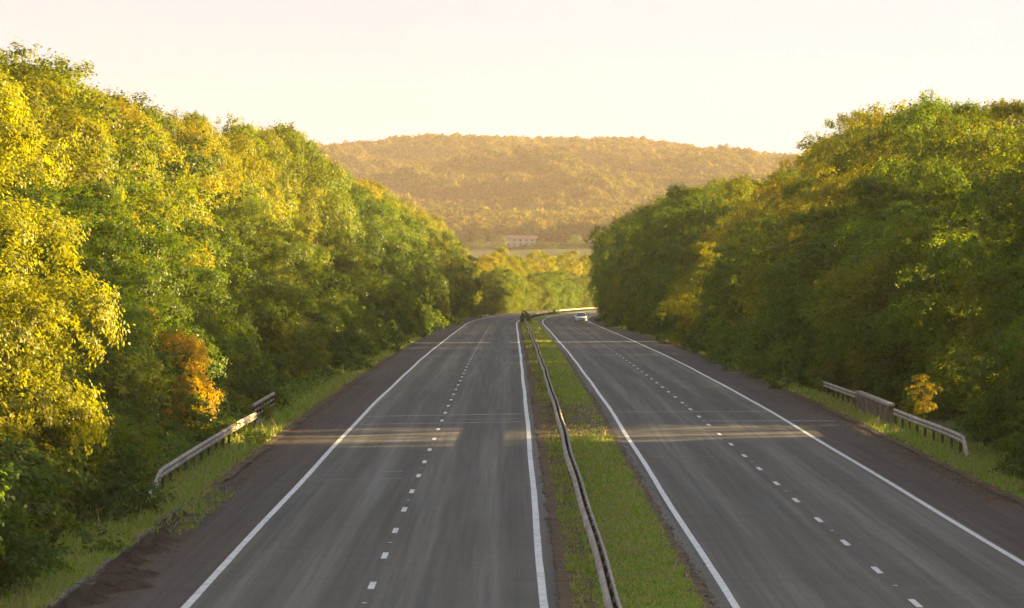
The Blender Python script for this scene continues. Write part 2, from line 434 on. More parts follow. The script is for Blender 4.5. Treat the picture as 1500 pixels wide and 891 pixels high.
def crown_mesh(name, H, prof, n_lobes, lobe_r, sprays, leaves, leaf=.17, droop=.1, lift0=.4, low=0.0, upright=0.0, gap=0.0):
    """a crown of many leafy lobes spread over an envelope. prof: [(t, radius)] radius of the envelope at height t*H"""
    T = np.array([p[0] for p in prof]); Rr = np.array([p[1] for p in prof])
    # lobes: weighted by circumference
    tt = np.linspace(T[0], T[-1], 200); w = np.interp(tt, T, Rr) + .25; w /= w.sum()
    t = rng.choice(tt, n_lobes, p=w) + rng.normal(0, .01, n_lobes)
    az = (np.arange(n_lobes) * 2.39996 + rng.normal(0, .35, n_lobes))
    rad = np.interp(t, T, Rr)
    wave = 1 + .20 * np.sin(az * 3 + t * 9) + .13 * np.sin(az * 5 - t * 14)
    rr = rad * wave * np.clip(rng.normal(.80, .19, n_lobes), .25, 1.12)
    C = np.stack([np.cos(az) * rr, np.sin(az) * rr, t * H], 1)
    lr = lobe_r * rng.uniform(.65, 1.35, n_lobes) * (0.75 + .35 * (1 - np.clip(t, 0, 1)))
    out = C - np.array([0, 0, H * .42]); out[:, 2] *= .7
    out /= (np.linalg.norm(out, axis=1)[:, None] + 1e-6)
    lobe_tone = rng.random(n_lobes)
    ns = (sprays * (lr / lobe_r) ** 2).astype(int) + 5
    idx = np.repeat(np.arange(n_lobes), ns); m = len(idx)
    D = randdir(m) + out[idx] * .60 + np.array([0, 0, .50]); D /= np.linalg.norm(D, axis=1)[:, None]
    bumpy = 1 + .28 * np.sin(D[:, 0] * 7 + idx) * np.sin(D[:, 1] * 6 + idx * 2) * np.sin(D[:, 2] * 7 + idx * 3)
    O = C[idx] + D * (lr[idx] * bumpy * rng.uniform(.62, 1.05, m) ** .5)[:, None] * np.array([1, 1, .62])
    TW = D + rng.normal(0, .45, (m, 3)) + np.array([0, 0, upright - droop * 2]); TW /= np.linalg.norm(TW, axis=1)[:, None]
    TL = rng.uniform(.22, .55, m) * lobe_r * .75
    # leaves on sprays
    li = np.repeat(np.arange(m), leaves); k = len(li)
    f = np.tile(np.linspace(.05, 1, leaves), m) + rng.normal(0, .03, k)
    P = O[li] + TW[li] * (TL[li] * f)[:, None] + rng.normal(0, .055, (k, 3)) * lobe_r - np.array([0, 0, 1]) * (droop * f ** 2 * TL[li])[:, None]
    N = D[li] * 1.0 + rng.normal(0, .36, (k, 3)) + np.array([0, 0, .35])
    L = TW[li] + rng.normal(0, .7, (k, 3)) + np.array([0, 0, -droop])
    P[:, 2] = np.maximum(P[:, 2], low)
    size = leaf * rng.uniform(.6, 1.25, k)
    V, F = leaf_quads(P, N, L, size)
    me = mesh_np(name, V, F)
    tone = np.clip(.30 * rng.random(k) + .40 * lobe_tone[idx][li] + .30 * rng.random(m)[li], 0, 1)
    warm = np.clip(.6 * lobe_tone[idx][li][::1] * rng.random(k) + .4 * rng.random(m)[li] ** 2, 0, 1)
    ca = me.color_attributes.new('leafvar', 'FLOAT_COLOR', 'CORNER')
    arr = np.ones((k, 4, 4), np.float32); arr[:, :, 0] = tone[:, None]; arr[:, :, 1] = warm[:, None]; arr[:, :, 2] = 0
    ca.data.foreach_set('color', arr.ravel())
    me.materials.append(M['leaf'])
    return me, C, lr

def tube(mb, pts, radii, n=7):
    P = [Vector(p) for p in pts]; V = []; F = []
    for i, p in enumerate(P):
        t = (P[min(i + 1, len(P) - 1)] - P[max(i - 1, 0)]).normalized()
        a = t.orthogonal().normalized(); b_ = t.cross(a)
        for j in range(n):
            w = 2 * math.pi * j / n
            V.append(p + (a * math.cos(w) + b_ * math.sin(w)) * radii[i])
    for i in range(len(P) - 1):
        for j in range(n):
            k = (j + 1) % n; F.append((i * n + j, i * n + k, (i + 1) * n + k, (i + 1) * n + j))
    F.append(tuple(range(n))[::-1]); F.append(tuple((len(P) - 1) * n + j for j in range(n)))
    mb.add([tuple(v) for v in V], F)

def trunk_mesh(name, H, C, r0, n_limbs=14, multi=1):
    mb = MB()
    stems = []
    for s_ in range(multi):
        a = 2 * math.pi * s_ / max(multi, 1); off = .25 * (multi > 1)
        pts = [(math.cos(a) * off * (1 + i * .55), math.sin(a) * off * (1 + i * .55), -.5 + (H * .82 + .5) * i / 7) for i in range(8)]
        pts = [(x + random.uniform(-.12, .12) * i, y + random.uniform(-.12, .12) * i, z) for i, (x, y, z) in enumerate(pts)]
        rad = [r0 / (multi ** .5) * (1 - .88 * i / 7) for i in range(8)]; rad[0] *= 1.35
        tube(mb, pts, rad, 9); stems.append(pts)
    sel = np.random.RandomState(len(name)).permutation(len(C))[:n_limbs]
    for q in sel:
        c = C[q]; st = random.choice(stems)
        z0 = max(min(c[2] * .62, H * .7), H * .1); f = (z0 + .5) / (H * .82 + .5) * 7
        i0 = min(int(f), 6); p0 = Vector(st[i0]).lerp(Vector(st[i0 + 1]), f - i0)
        p3 = Vector(c); mid = p0.lerp(p3, .5) + Vector((0, 0, -.08 * (p3 - p0).length)) + Vector((random.uniform(-.2, .2), random.uniform(-.2, .2), 0))
        rb = r0 * .34 * (1 - z0 / H * .7)
        tube(mb, [p0, p0.lerp(mid, .6), mid, p3], [rb, rb * .75, rb * .5, rb * .16], 5)
    me = bpy.data.meshes.new(name); me.from_pydata(mb.v, [], mb.f); me.update()
    for p in me.polygons: p.use_smooth = True
    me.materials.append(M['bark'])
    return me

full = [(.03, 2.6), (.12, 3.5), (.3, 4.1), (.5, 4.1), (.7, 3.4), (.85, 2.3), (.97, .8)]
round_ = [(.10, 2.2), (.22, 3.6), (.4, 4.4), (.6, 4.4), (.78, 3.6), (.9, 2.3), (.98, .9)]
tall = [(.05, 1.9), (.2, 2.8), (.4, 3.2), (.6, 2.9), (.8, 1.9), (.92, 1.1), (1, .35)]
SPEC = {}

def spec(key, H, prof, *a, r0=.26, limbs=16, multi=1, **kw):
    me, C, lr = crown_mesh('crown_' + key, H, prof, *a, **kw)
    SPEC[key] = (me, trunk_mesh('trunk_' + key, H, C, r0, limbs, multi), H, max(p[1] for p in prof))
spec('full_a', 12, full, 96, 1.35, 40, 17, leaf=0.16)
spec('full_b', 12, full, 84, 1.46, 40, 17, leaf=0.168, droop=.25)
spec('round_a', 12, round_, 100, 1.4, 40, 17, leaf=0.16)
spec('round_b', 12, round_, 72, 1.67, 52, 16, leaf=0.176, upright=.3)
spec('tall_a', 12, tall, 76, 1.08, 40, 18, leaf=0.126, upright=.6, droop=.05)
spec('tall_b', 12, tall, 60, 1.24, 40, 17, leaf=0.143, droop=.35)
spec('fine_a', 12, full, 120, 1.13, 43, 17, leaf=0.126, upright=.25)
spec('ragged_a', 12, [(.25, 1.4), (.45, 2.6), (.65, 3.2), (.82, 2.6), (.95, 1.5), (1.0, .7)], 52, .95, 26, 17, leaf=0.143, upright=.4)
spec('shrub_a', 4, [(.02, 2.0), (.2, 2.4), (.5, 2.2), (.8, 1.4), (1, .5)], 48, .85, 34, 12, leaf=.15, r0=.09, limbs=14, multi=4, low=.03)
spec('shrub_b', 4, [(.02, 1.7), (.25, 2.1), (.55, 1.9), (.85, 1.1), (1, .35)], 55, .72, 36, 12, leaf=.13, upright=.5, r0=.08, limbs=16, multi=4, low=.03)

spec('hero', 12, full, 112, 1.22, 46, 26, leaf=.112)
spec('bush_fine', 4, [(.02, 1.9), (.2, 2.2), (.5, 2.1), (.8, 1.4), (1, .4)], 58, .72, 44, 20, leaf=.085, upright=.4, r0=.08, limbs=16, multi=4, low=.03)

COLS = {'dark': (.074, .120, .014), 'mid': (.115, .172, .016), 'olive': (.150, .178, .014), 'yellow': (.225, .215, .012),
        'golden': (.32, .245, .014), 'pale': (.115, .155, .028)}  # yellow and golden brightened to put the low sun's glow into the leaves
WORD = {'dark': 'dark green', 'mid': 'mid green', 'olive': 'olive green', 'yellow': 'yellow-green', 'golden': 'golden yellow', 'pale': 'pale green'}

def place_tree(name, key, x, y, h, colr, rz, wid, label, cat, group, jit=.12):
    cm, tm, H, rad = SPEC[key]
    u = x - XC - float(bend(y))
    z = float(ground_z(u, y, x)) - .05
    root = empty(name, (x, y, z), rz)
    s = h / H; root.scale = (wid, wid, s)
    props(root, label, cat, group)
    t = bpy.data.objects.new('trunk', tm); COL.objects.link(t); t.parent = root
    c = bpy.data.objects.new('crown', cm); COL.objects.link(c); c.parent = root
    k = random.uniform(1 - jit, 1 + jit); b_ = COLS[colr]
    c.color = (b_[0] * k * random.uniform(.9, 1.12), b_[1] * k, b_[2] * k * random.uniform(.85, 1.2), 1)
    return root

SIL_L = [(-200, 92), (0, 90), (60, 92), (100, 108), (140, 122), (180, 130), (210, 148), (250, 165), (300, 175), (400, 188), (450, 200), (480, 208), (500, 224),
         (540, 230), (565, 238), (590, 268), (620, 305), (660, 335), (690, 378), (700, 430), (720, 470)]
SIL_R = [(840, 470), (866, 425), (872, 372), (885, 345), (920, 312), (980, 285), (1040, 268), (1090, 268), (1120, 255), (1150, 258), (1160, 230), (1185, 202),
         (1240, 178), (1300, 150), (1360, 142), (1420, 156), (1500, 168), (1900, 175)]
def sil(px):
    a = SIL_L if px < 780 else SIL_R
    return float(np.interp(px, [p[0] for p in a], [p[1] for p in a]))
def cap(x, y, r, limit):
    px = 750 + x * FPX / y; dpx = .35 * r * FPX / y
    s = max(sil(px), sil(px - dpx), sil(px + dpx))
    top = CAM_Z + (HOR - s) * y / FPX
    u = x - XC - float(bend(y))
    if px > 1900: top = 99
    return min(limit, top - float(ground_z(u, y, x))), px

def lxf(y):   # inner edge of the left-hand trees
    return float(np.interp(y, [0, 108, 124, 400, 540, 640, 760, 1400], [-12.7, -12.7, -13.7, -13.4, -11.6, -10.6, -10.2, -12])) + float(bend(y))
def rxf(y):
    return float(np.interp(y, [0, 140, 170, 210, 400, 700, 1000], [17.6, 17.6, 18.0, 17.2, 16.6, 15.6, 16.0])) + float(bend(y))

ORD = ['first', 'second', 'third', 'fourth', 'fifth', 'sixth', 'seventh', 'eighth', 'ninth', 'tenth', 'eleventh', 'twelfth', 'thirteenth', 'fourteenth',
       'fifteenth', 'sixteenth', 'seventeenth', 'eighteenth', 'nineteenth']
TENS = {20: 'twent', 30: 'thirt', 40: 'fort', 50: 'fift', 60: 'sixt', 70: 'sevent', 80: 'eight'}
def ordw(n):
    if n < 19: return ORD[n]
    n += 1
    t, r = n // 10 * 10, n % 10
    return TENS[t] + ('ieth' if r == 0 else 'y-' + ORD[r - 1])

SUN_AZ, SUN_EL = 66.0, 9.5
def in_corridor(x, y):
    """the lane that passes under the road leaves a straight gap in the right-hand trees"""
    a = R(SUN_AZ); dx, dy = x - 15.0, y - 171.5
    t = dx * math.sin(a) + dy * math.cos(a); off = dx * math.cos(a) - dy * math.sin(a)
    return t > -3 and abs(off) < 6.3

def row(side, off, d0, d1, smin, smax, k, keys, hr, cols, where, name='broadleaf_tree', cat='tree', lim=17, minh=4, wid=(.85, 1.1), usecap=False, jx=1.2):
    y = d0; n = 0; made = 0
    while y < d1:
        st = min(max(k * y, smin), smax)
        yy = y + random.uniform(-.25, .25) * st
        x = (lxf(yy) - off if side == 'left' else rxf(yy) + off) + random.uniform(-jx, jx)
        key = random.choice(keys); rad = SPEC[key][3]
        if side == 'right' and yy < 150 and cat == 'tree': st *= .62
        y += st
        c, px = cap(x, yy, rad, lim)
        h = random.uniform(*hr)
        if usecap or (cat == 'tree' and yy > 430): h = max(h, c * random.uniform(.92, 1.02))
        h = min(h, c * 1.02)
        if h < minh: continue
        if px < -260 or (side == 'right' and px > 2900): continue
        if side == 'right' and in_corridor(x, yy): continue
        if side == 'right' and cat == 'shrub' and 140 < yy < 214: x += 2.4; h = 2.6
        if side == 'right' and yy < 134: h = min(h, 8.6)
        colr = random.choice(cols)
        lab = '%s %s, %s from the camera in the %s' % (WORD[colr], 'bush' if cat == 'shrub' else 'tree', ordw(made), where)
        w = random.uniform(*wid) * (1 if cat == 'shrub' else (.55 + .45 * h / 12))
        place_tree(name, key, x, yy, h, colr, random.uniform(0, 6.28), w, lab, cat, where)
        made += 1
    return made

T_ALL = ['full_a', 'full_b', 'round_a', 'round_b', 'fine_a', 'tall_a', 'tall_b']
# left belt; dark leaf colours in front paint its shade, yellows behind its sunlight
row('left', .7, 80, 560, 6.5, 13, .03, ['shrub_a', 'shrub_b'], (2.6, 5.0), ['dark', 'dark', 'mid', 'olive'], 'undergrowth left of the road', 'roadside_shrub', 'shrub', 6, 1.5, (.8, 1.25))
row('left', 3.9, 84, 790, 7.0, 15, .036, ['full_a', 'full_b', 'fine_a', 'tall_b', 'round_a'], (6.5, 10.5), ['dark', 'mid', 'dark', 'mid', 'olive'], 'front row of the left belt', lim=16)
row('left', 9.0, 105, 780, 8.5, 17, .042, T_ALL, (11, 14), ['mid', 'olive', 'yellow', 'yellow', 'olive', 'pale'], 'middle row of the left belt', usecap=True, lim=18.5)
row('left', 18.0, 190, 760, 11, 22, .045, ['round_a', 'round_b', 'full_a', 'ragged_a', 'fine_a'], (10, 15), ['yellow', 'olive', 'yellow', 'mid', 'olive'], 'back row of the left belt', usecap=True, lim=20)
# right belt
row('right', .7, 122, 640, 6.5, 13, .03, ['shrub_a', 'shrub_b'], (2.6, 4.6), ['mid', 'mid', 'dark', 'pale'], 'undergrowth right of the road', 'roadside_shrub', 'shrub', 6, 1.5, (.8, 1.1), jx=.5)
row('right', 3.8, 84, 900, 7.4, 14, .036, ['full_a', 'full_b', 'round_b', 'fine_a', 'tall_b'], (8, 11.5), ['dark', 'mid', 'mid', 'olive'], 'front row of the right belt', lim=17)
row('right', 9.5, 92, 860, 8.5, 16, .042, T_ALL, (11, 14), ['mid', 'olive', 'olive', 'yellow', 'mid'], 'middle row of the right belt', usecap=True, lim=18.5)
row('right', 18.0, 110, 800, 11, 20, .045, ['round_a', 'round_b', 'full_a', 'fine_a'], (11, 15), ['olive', 'yellow', 'mid'], 'back row of the right belt', usecap=True, lim=20.5)
# far trees round the outside of the bend
y = 850; n = 0
for rowi, (off, h0) in enumerate(((1.5, 8), (8, 13))):
    y = 840
    while y < 1290:
        x = lxf(y) - off + random.uniform(-1.5, 1.5)
        px = 750 + x * FPX / y
        top = float(np.interp(px, [690, 705, 735, 755, 765, 790, 830, 870], [384, 372, 362, 372, 376, 366, 369, 370])) + random.uniform(0, 9) + (28 if rowi == 0 else 0)
        h = min(CAM_Z + (HOR - top) * y / FPX - float(ground_z(x - XC - float(bend(y)), y, x)), 19)
        if px > 660 and px < 930 and h > 3:
            colr = random.choice(['yellow', 'yellow', 'olive'] if rowi else ['mid', 'olive', 'pale'])
            w_ = 'low front line' if rowi == 0 else 'tall line'
            place_tree('broadleaf_tree', random.choice(['full_a', 'round_a', 'round_b', 'fine_a']), x, y, h, colr, random.uniform(0, 6), .7 + .3 * h / 12,
                       '%s tree, %s in the %s beyond the bend' % (WORD[colr], ordw(n), w_), 'tree', 'far trees beyond the bend')
            n += 1
        y += 14 if rowi else 12
    n = 0
for k in range(26):
    hx = -62 + k * 5.6 + random.uniform(-1, 1); hy = 2195 + random.uniform(-8, 8)
    if hx > 130: break
    hh = random.choice([3.2, 4.2, 5.5, 7.5]) if abs(hx - 4) > 7 else 2.4
    place_tree('hedgerow_tree', random.choice(['round_a', 'full_a', 'full_b']), hx, hy, hh, random.choice(['olive', 'mid', 'dark']), random.uniform(0, 6), .85,
               'small hazy tree, %s from the left in the field hedge before the farmhouse' % ordw(k), 'tree', 'hedge trees in front of the farmhouse')
place_tree('broadleaf_tree', 'ragged_a', 24.5, 176.5, 6.2, 'mid', 1.0, .62, 'sparse out-of-view tree added in the gap to dapple the sun on the road', 'tree', 'notable roadside trees')  # unseen tree added to thin the sun strip across the road
# individually notable trees
place_tree('broadleaf_tree', 'hero', -15.4, 103, 13.0, 'yellow', 1.0, .98, 'big golden-green tree catching full sun at the left edge', 'tree', 'notable roadside trees')
place_tree('broadleaf_tree', 'bush_fine', -13.8, 158.3, 5.0, 'golden', .4, 1.05, 'bush with sunlit orange-gold put in its leaf tint, beside the broken left guard rail', 'shrub', 'notable roadside trees')  # orange sunlight on this bush is put into its leaf colour
place_tree('broadleaf_tree', 'fine_a', -14.6, 232, 10.6, 'pale', 2.0, .82, 'soft pale green tree standing out of the dark left belt', 'tree', 'notable roadside trees')
place_tree('broadleaf_tree', 'tall_a', 17.3, 372, 9.0, 'yellow', 2.2, .9, 'bright yellow-green slim tree at the front of the right belt', 'tree', 'notable roadside trees')
place_tree('roadside_shrub', 'ragged_a', 17.3, 175.5, 2.3, 'golden', 1.2, .17, 'small sapling with sunlit gold put in its leaf tint, behind the brown parapet', 'shrub', 'notable roadside trees')  # gold leaf colour carries the sun that catches the sapling
place_tree('roadside_shrub', 'shrub_a', XC - .75 + float(bend(632)), 632, 1.7, 'dark', 0, .28, 'narrow dark shrub on the central reservation at the crest', 'shrub', 'shrubs on the central reservation')
place_tree('roadside_shrub', 'shrub_a', XC - .3 + float(bend(860)), 860, 1.0, 'dark', 2, .3, 'tiny dark shrub on the central reservation beyond the crest', 'shrub', 'shrubs on the central reservation')

# ------------------------------------------------------------------ undergrowth + grass (stuff)
def scatter_leaves(name, u0, u1, d0, d1, dens, size, hmax, colr, label):
    P = []
    segs = [(d, min(d + 20, d1)) for d in np.arange(d0, d1, 20)]
    for a, b_ in segs:
        sc = (100 / max(a, 100)) ** 1.15; n = int((u1 - u0) * (b_ - a) * dens * sc)
        q = np.stack([rng.uniform(u0, u1, n), rng.uniform(a, b_, n), np.full(n, size / sc ** .5)], 1); P.append(q)
    P = np.concatenate(P); n = len(P)
    u, d = P[:, 0], P[:, 1]
    if u0 < 0: uu = u + (np.array([lxf(v) for v in d]) - bend(d)) - XC
    else: uu = u + (np.array([rxf(v) for v in d]) - bend(d)) - XC
    clump = .5 + .5 * np.sin(d * 1.1 + u * 1.7) * np.sin(d * .43 - u * 2.3)
    edge = np.clip((u1 - u if u0 < 0 else u - u0) / 1.4, .08, 1)
    z = ground_z(uu, d) + rng.random(n) * hmax * (.25 + .75 * clump) * edge
    Pp = np.stack([XC + uu + bend(d), d, z], 1)
    N = rng.normal(0, .6, (n, 3)) + np.array([-.4 if u0 > 0 else .4, -.5, .7])
    V, F = leaf_quads(Pp, N, randdir(n), P[:, 2] * rng.uniform(.6, 1.3, n))
    me = mesh_np(name, V, F)
    ca = me.color_attributes.new('leafvar', 'FLOAT_COLOR', 'CORNER')
    arr = np.ones((n, 4, 4), np.float32); arr[:, :, 0] = rng.random(n)[:, None]; arr[:, :, 1] = (rng.random(n) ** 2)[:, None]
    ca.data.foreach_set('color', arr.ravel())
    o = link(name, me, M['leaf']); o.color = (*COLS[colr], 1); props(o, label, 'undergrowth', None, 'stuff')
scatter_leaves('undergrowth', -4.0, .5, 80, 560, 130, .15, .9, 'dark', 'low tangled brambles and nettles along the foot of the left trees')
scatter_leaves('undergrowth', -.9, 3.0, 120, 640, 130, .15, .9, 'mid', 'low leafy undergrowth along the foot of the right trees')

def grass(name, zones, label):
    Ps = []; 
    for (u0, u1, d0, d1, dens, h) in zones:
        for a in np.arange(d0, d1, 10):
            sc = (95 / max(a, 95)) ** 1.5; n = int(abs(u1 - u0) * 10 * dens * sc)
            uu = rng.uniform(u0, u1, n); dd = rng.uniform(a, a + 10, n)
            cl = .5 + .5 * np.sin(uu * 3.1 + dd * .9) * np.sin(dd * 2.3 - uu * 1.9)
            keep = rng.random(n) < .35 + .65 * cl
            if abs(u0) < 2: keep &= (uu > -.55) | (rng.random(n) < .25 + .6 * (np.sin(dd * .21) * np.sin(dd * .53 + 1) > .1))
            uu, dd, cl = uu[keep], dd[keep], cl[keep]
            Ps.append(np.stack([uu, dd, h * (.5 + .7 * cl) * rng.uniform(.6, 1.3, len(uu)) * np.where(rng.random(len(uu)) < .06, 2.3, 1) * np.where(np.sin(uu * 1.7 + dd * .37) * np.sin(dd * .81 - uu) > .55, 1.7, 1), np.full(len(uu), .022 / sc ** .45)], 1))
    P = np.concatenate(Ps); n = len(P)
    bare = (P[:, 1] > 164) & (P[:, 1] < 200) & (np.abs(P[:, 0]) < 1.6) & (rng.random(n) < .8)
    P = P[~bare]; n = len(P)
    u, d, h, w = P.T
    base = np.stack([XC + u + bend(d), d, ground_z(u, d)], 1)
    a = rng.uniform(0, 6.28, n); side = np.stack([np.cos(a), np.sin(a), 0 * a], 1) * w[:, None]
    lean = np.stack([rng.normal(0, .45, n), rng.normal(0, .45, n), np.ones(n)], 1) * h[:, None]
    V = np.stack([base - side, base + side, base + lean], 1).reshape(-1, 3)
    me = mesh_np(name, V, np.arange(n * 3).reshape(-1, 3))
    ca = me.color_attributes.new('leafvar', 'FLOAT_COLOR', 'CORNER')
    arr = np.ones((n, 3, 4), np.float32); arr[:, :, 0] = rng.random(n)[:, None]; arr[:, :, 1] = rng.random(n)[:, None]
    ca.data.foreach_set('color', arr.ravel())
    o = link(name, me, M['blades']); props(o, label, 'grass', None, 'stuff')
grass('median_grass', [(-1.35, 1.3, 78, 640, 260, .08)], 'short tufted green grass on the central reservation')
grass('verge_grass', [(-16.4, -11.9, 80, 430, 150, .15), (12.2, 15.2, 125, 430, 150, .14)], 'rough grass on the verges beside the hard shoulders')

def stones(name, zones, label):
    P = []
    for (ue, dirn, wdt, d0, d1, dens) in zones:
        n = int(abs(d1 - d0) * dens); d = d0 + (d1 - d0) * rng.random(n) ** 1.5; off = np.abs(rng.normal(0, wdt, n))
        P.append(np.stack([ue + dirn * off, d, rng.uniform(.008, .034, n)], 1))
    P = np.concatenate(P); n = len(P)
    c = np.stack([XC + P[:, 0] + bend(P[:, 1]), P[:, 1], zroad(P[:, 1]) + .004], 1)
    T = np.array([[1, 0, 0], [-.6, .8, 0], [-.5, -.9, 0], [0, 0, .9]]); a = rng.uniform(0, 6.28, n)
    V = []
    for t in T:
        x = (t[0] * np.cos(a) - t[1] * np.sin(a)) * P[:, 2] * rng.uniform(.7, 1.6, n); y = (t[0] * np.sin(a) + t[1] * np.cos(a)) * P[:, 2] * rng.uniform(.7, 1.6, n)
        V.append(c + np.stack([x, y, t[2] * P[:, 2]], 1))
    V = np.stack(V, 1).reshape(-1, 3); b0 = np.arange(n)[:, None] * 4
    F = np.concatenate([b0 + np.array(f) for f in ([0, 1, 3], [1, 2, 3], [2, 0, 3])])
    o = link(name, mesh_np(name, V, F), M['soil']); props(o, label, 'gravel', None, 'stuff')
stones('gravel', [(-11.75, 1, .55, 80, 240, 60), (12.05, -1, .5, 120, 260, 50), (-1.4, -1, .12, 78, 220, 30), (1.35, 1, .14, 78, 220, 30)], 'loose grit and small stones along the edges of the carriageways')

# hillside wood: a far wood that reads as one mass
def blob_mesh(name, seed, n=300):
    d = randdir(n); d[:, 2] = np.abs(d[:, 2]) * 1.1 - .22
    r = 1 + .22 * np.sin(d[:, 0] * 5 + seed) * np.sin(d[:, 1] * 5 + seed * 2) + rng.normal(0, .07, n)
    P = d * r[:, None] * np.array([4.6, 4.6, 5.4]) + np.array([0, 0, 5.6])
    N = d + rng.normal(0, .45, (n, 3))
    V, F = leaf_quads(P, N, randdir(n), rng.uniform(1.2, 2.2, n), .8)
    # a dense inner mass
    bm = bmesh.new(); bmesh.ops.create_icosphere(bm, subdivisions=2, radius=1)
    IV = np.array([v.co[:] for v in bm.verts]); IF = [[v.index for v in f.verts] for f in bm.faces]; bm.free()
    IV = IV * (1 + .16 * np.sin(IV[:, :1] * 6 + seed) * np.sin(IV[:, 1:2] * 6)) * np.array([4.3, 4.3, 5.2]) + np.array([0, 0, 5.3])
    mv = np.concatenate([V, IV]); faces = [tuple(f) for f in F] + [tuple(k + len(V) for k in f) for f in IF]
    me = bpy.data.meshes.new(name); me.from_pydata(mv.tolist(), [], faces); me.update()
    ca = me.color_attributes.new('leafvar', 'FLOAT_COLOR', 'CORNER')
    nl = len(me.loops); arr = np.ones((nl, 4), np.float32); arr[:, 0] = np.repeat(rng.random(nl // 3 + 4), 4)[:nl]; arr[:, 1] = .3
    ca.data.foreach_set('color', arr.ravel())
    me.materials.append(M['hillleaf'])
    return me

def hill_leaf():
    m, nt, out = new_mat('hillside_foliage'); b = NB(nt)
    oi = b.n('ShaderNodeObjectInfo')
    geo = b.n('ShaderNodeNewGeometry').outputs['Position']
    n = b.noise(geo, .009, 5, .65)
    at = b.n('ShaderNodeAttribute', attribute_name='leafvar')
    sep = b.n('ShaderNodeSeparateColor'); b.l(at.outputs['Color'], sep.inputs[0])
    c = b.ramp(oi.outputs['Random'], [(0, (.028, .046, .009)), (.4, (.066, .090, .012)), (.8, (.145, .145, .016)), (1, (.18, .16, .02))])
    c = b.mix(b.ramp(n, [(.38, (0, 0, 0)), (.62, (.8, .8, .8))]), c, (.17, .15, .018))  # broad tone patches of the wood, also standing in for lit and shaded slopes
    br = b.math('MULTIPLY_ADD', sep.outputs[0], .6, .7)
    cc = b.n('ShaderNodeCombineColor')
    for i in range(3): b.l(br, cc.inputs[i])
    c = b.mix(1.0, c, cc.outputs[0], 'MULTIPLY')
    d = b.n('ShaderNodeBsdfDiffuse'); b.l(c, d.inputs['Color'])
    t = b.n('ShaderNodeBsdfTranslucent'); b.l(b.mix(1.0, c, (1.4, 1.2, .6), 'MULTIPLY'), t.inputs['Color'])
    mx = b.n('ShaderNodeMixShader'); mx.inputs[0].default_value = .3
    b.l(d.outputs[0], mx.inputs[1]); b.l(t.outputs[0], mx.inputs[2]); b.l(mx.outputs[0], out.inputs['Surface'])
    return m
M['hillleaf'] = hill_leaf()

pts = []
def add_pts(x0f, x1f, d0, d1, sp):
    d = d0
    while d < d1:
        x0, x1 = x0f(d), x1f(d); k = int((x1 - x0) / sp)
        x = x0 + (np.arange(k) + rng.uniform(-.45, .45, k)) * sp; y = d + rng.uniform(-.45, .45, k) * sp
        pts.append(np.stack([x, y, ground_z(x - XC - bend(y), y, x) - .4], 1)); d += sp * 1.0
add_pts(lambda d: -.075 * d - 50, lambda d: .095 * d + 60, 2262, 4150, 7.4)
pts = np.concatenate(pts)
HOUSES = [(4.5, 2236, 17, 9, 4.6, 'long white farmhouse with grey roof at the foot of the hill'), (-10.5, 2230, 5.5, 5, 2.4, 'small low outbuilding left of the white farmhouse')]
keep = np.ones(len(pts), bool)
for hx, hy, *_ in HOUSES: keep &= ~((np.abs(pts[:, 0] - hx) < 13) & (pts[:, 1] < hy + 18) & (pts[:, 1] > hy - 30))
pts = pts[keep]
pm = bpy.data.meshes.new('hillside_wood'); pm.vertices.add(len(pts)); pm.vertices.foreach_set('co', pts.astype(np.float32).ravel()); pm.update()
wood = link('hillside_wood', pm)
props(wood, 'dense mixed wood covering the whole hill in the background', 'woodland', None, 'stuff')
blobs = bpy.data.collections.new('hill_crowns')
for s_ in range(5):
    o = bpy.data.objects.new('hill_crown', blob_mesh('hill_crown', s_ * 1.7 + 1)); blobs.objects.link(o)
ng = bpy.data.node_groups.new('scatter_crowns', 'GeometryNodeTree')
ng.interface.new_socket('Geometry', in_out='INPUT', socket_type='NodeSocketGeometry')
ng.interface.new_socket('Geometry', in_out='OUTPUT', socket_type='NodeSocketGeometry')
gi = ng.nodes.new('NodeGroupInput'); go = ng.nodes.new('NodeGroupOutput')
m2p = ng.nodes.new('GeometryNodeMeshToPoints'); iop = ng.nodes.new('GeometryNodeInstanceOnPoints')
ci = ng.nodes.new('GeometryNodeCollectionInfo'); ci.inputs['Collection'].default_value = blobs; ci.inputs['Separate Children'].default_value = True; ci.inputs['Reset Children'].default_value = True
rv = ng.nodes.new('FunctionNodeRandomValue'); rv.data_type = 'FLOAT_VECTOR'; rv.inputs[0].default_value = (0, 0, 0); rv.inputs[1].default_value = (.2, .2, 6.28)
rs = ng.nodes.new('FunctionNodeRandomValue'); rs.data_type = 'FLOAT'; rs.inputs[2].default_value = .5; rs.inputs[3].default_value = 1.4; rs.inputs['Seed'].default_value = 5
iop.inputs['Pick Instance'].default_value = True
for a, b_ in ((gi.outputs[0], m2p.inputs[0]), (m2p.outputs[0], iop.inputs['Points']), (ci.outputs[0], iop.inputs['Instance']),
              (rv.outputs[0], iop.inputs['Rotation']), (rs.outputs[1], iop.inputs['Scale']), (iop.outputs[0], go.inputs[0])):
    ng.links.new(a, b_)
md = wood.modifiers.new('scatter', 'NODES'); md.node_group = ng

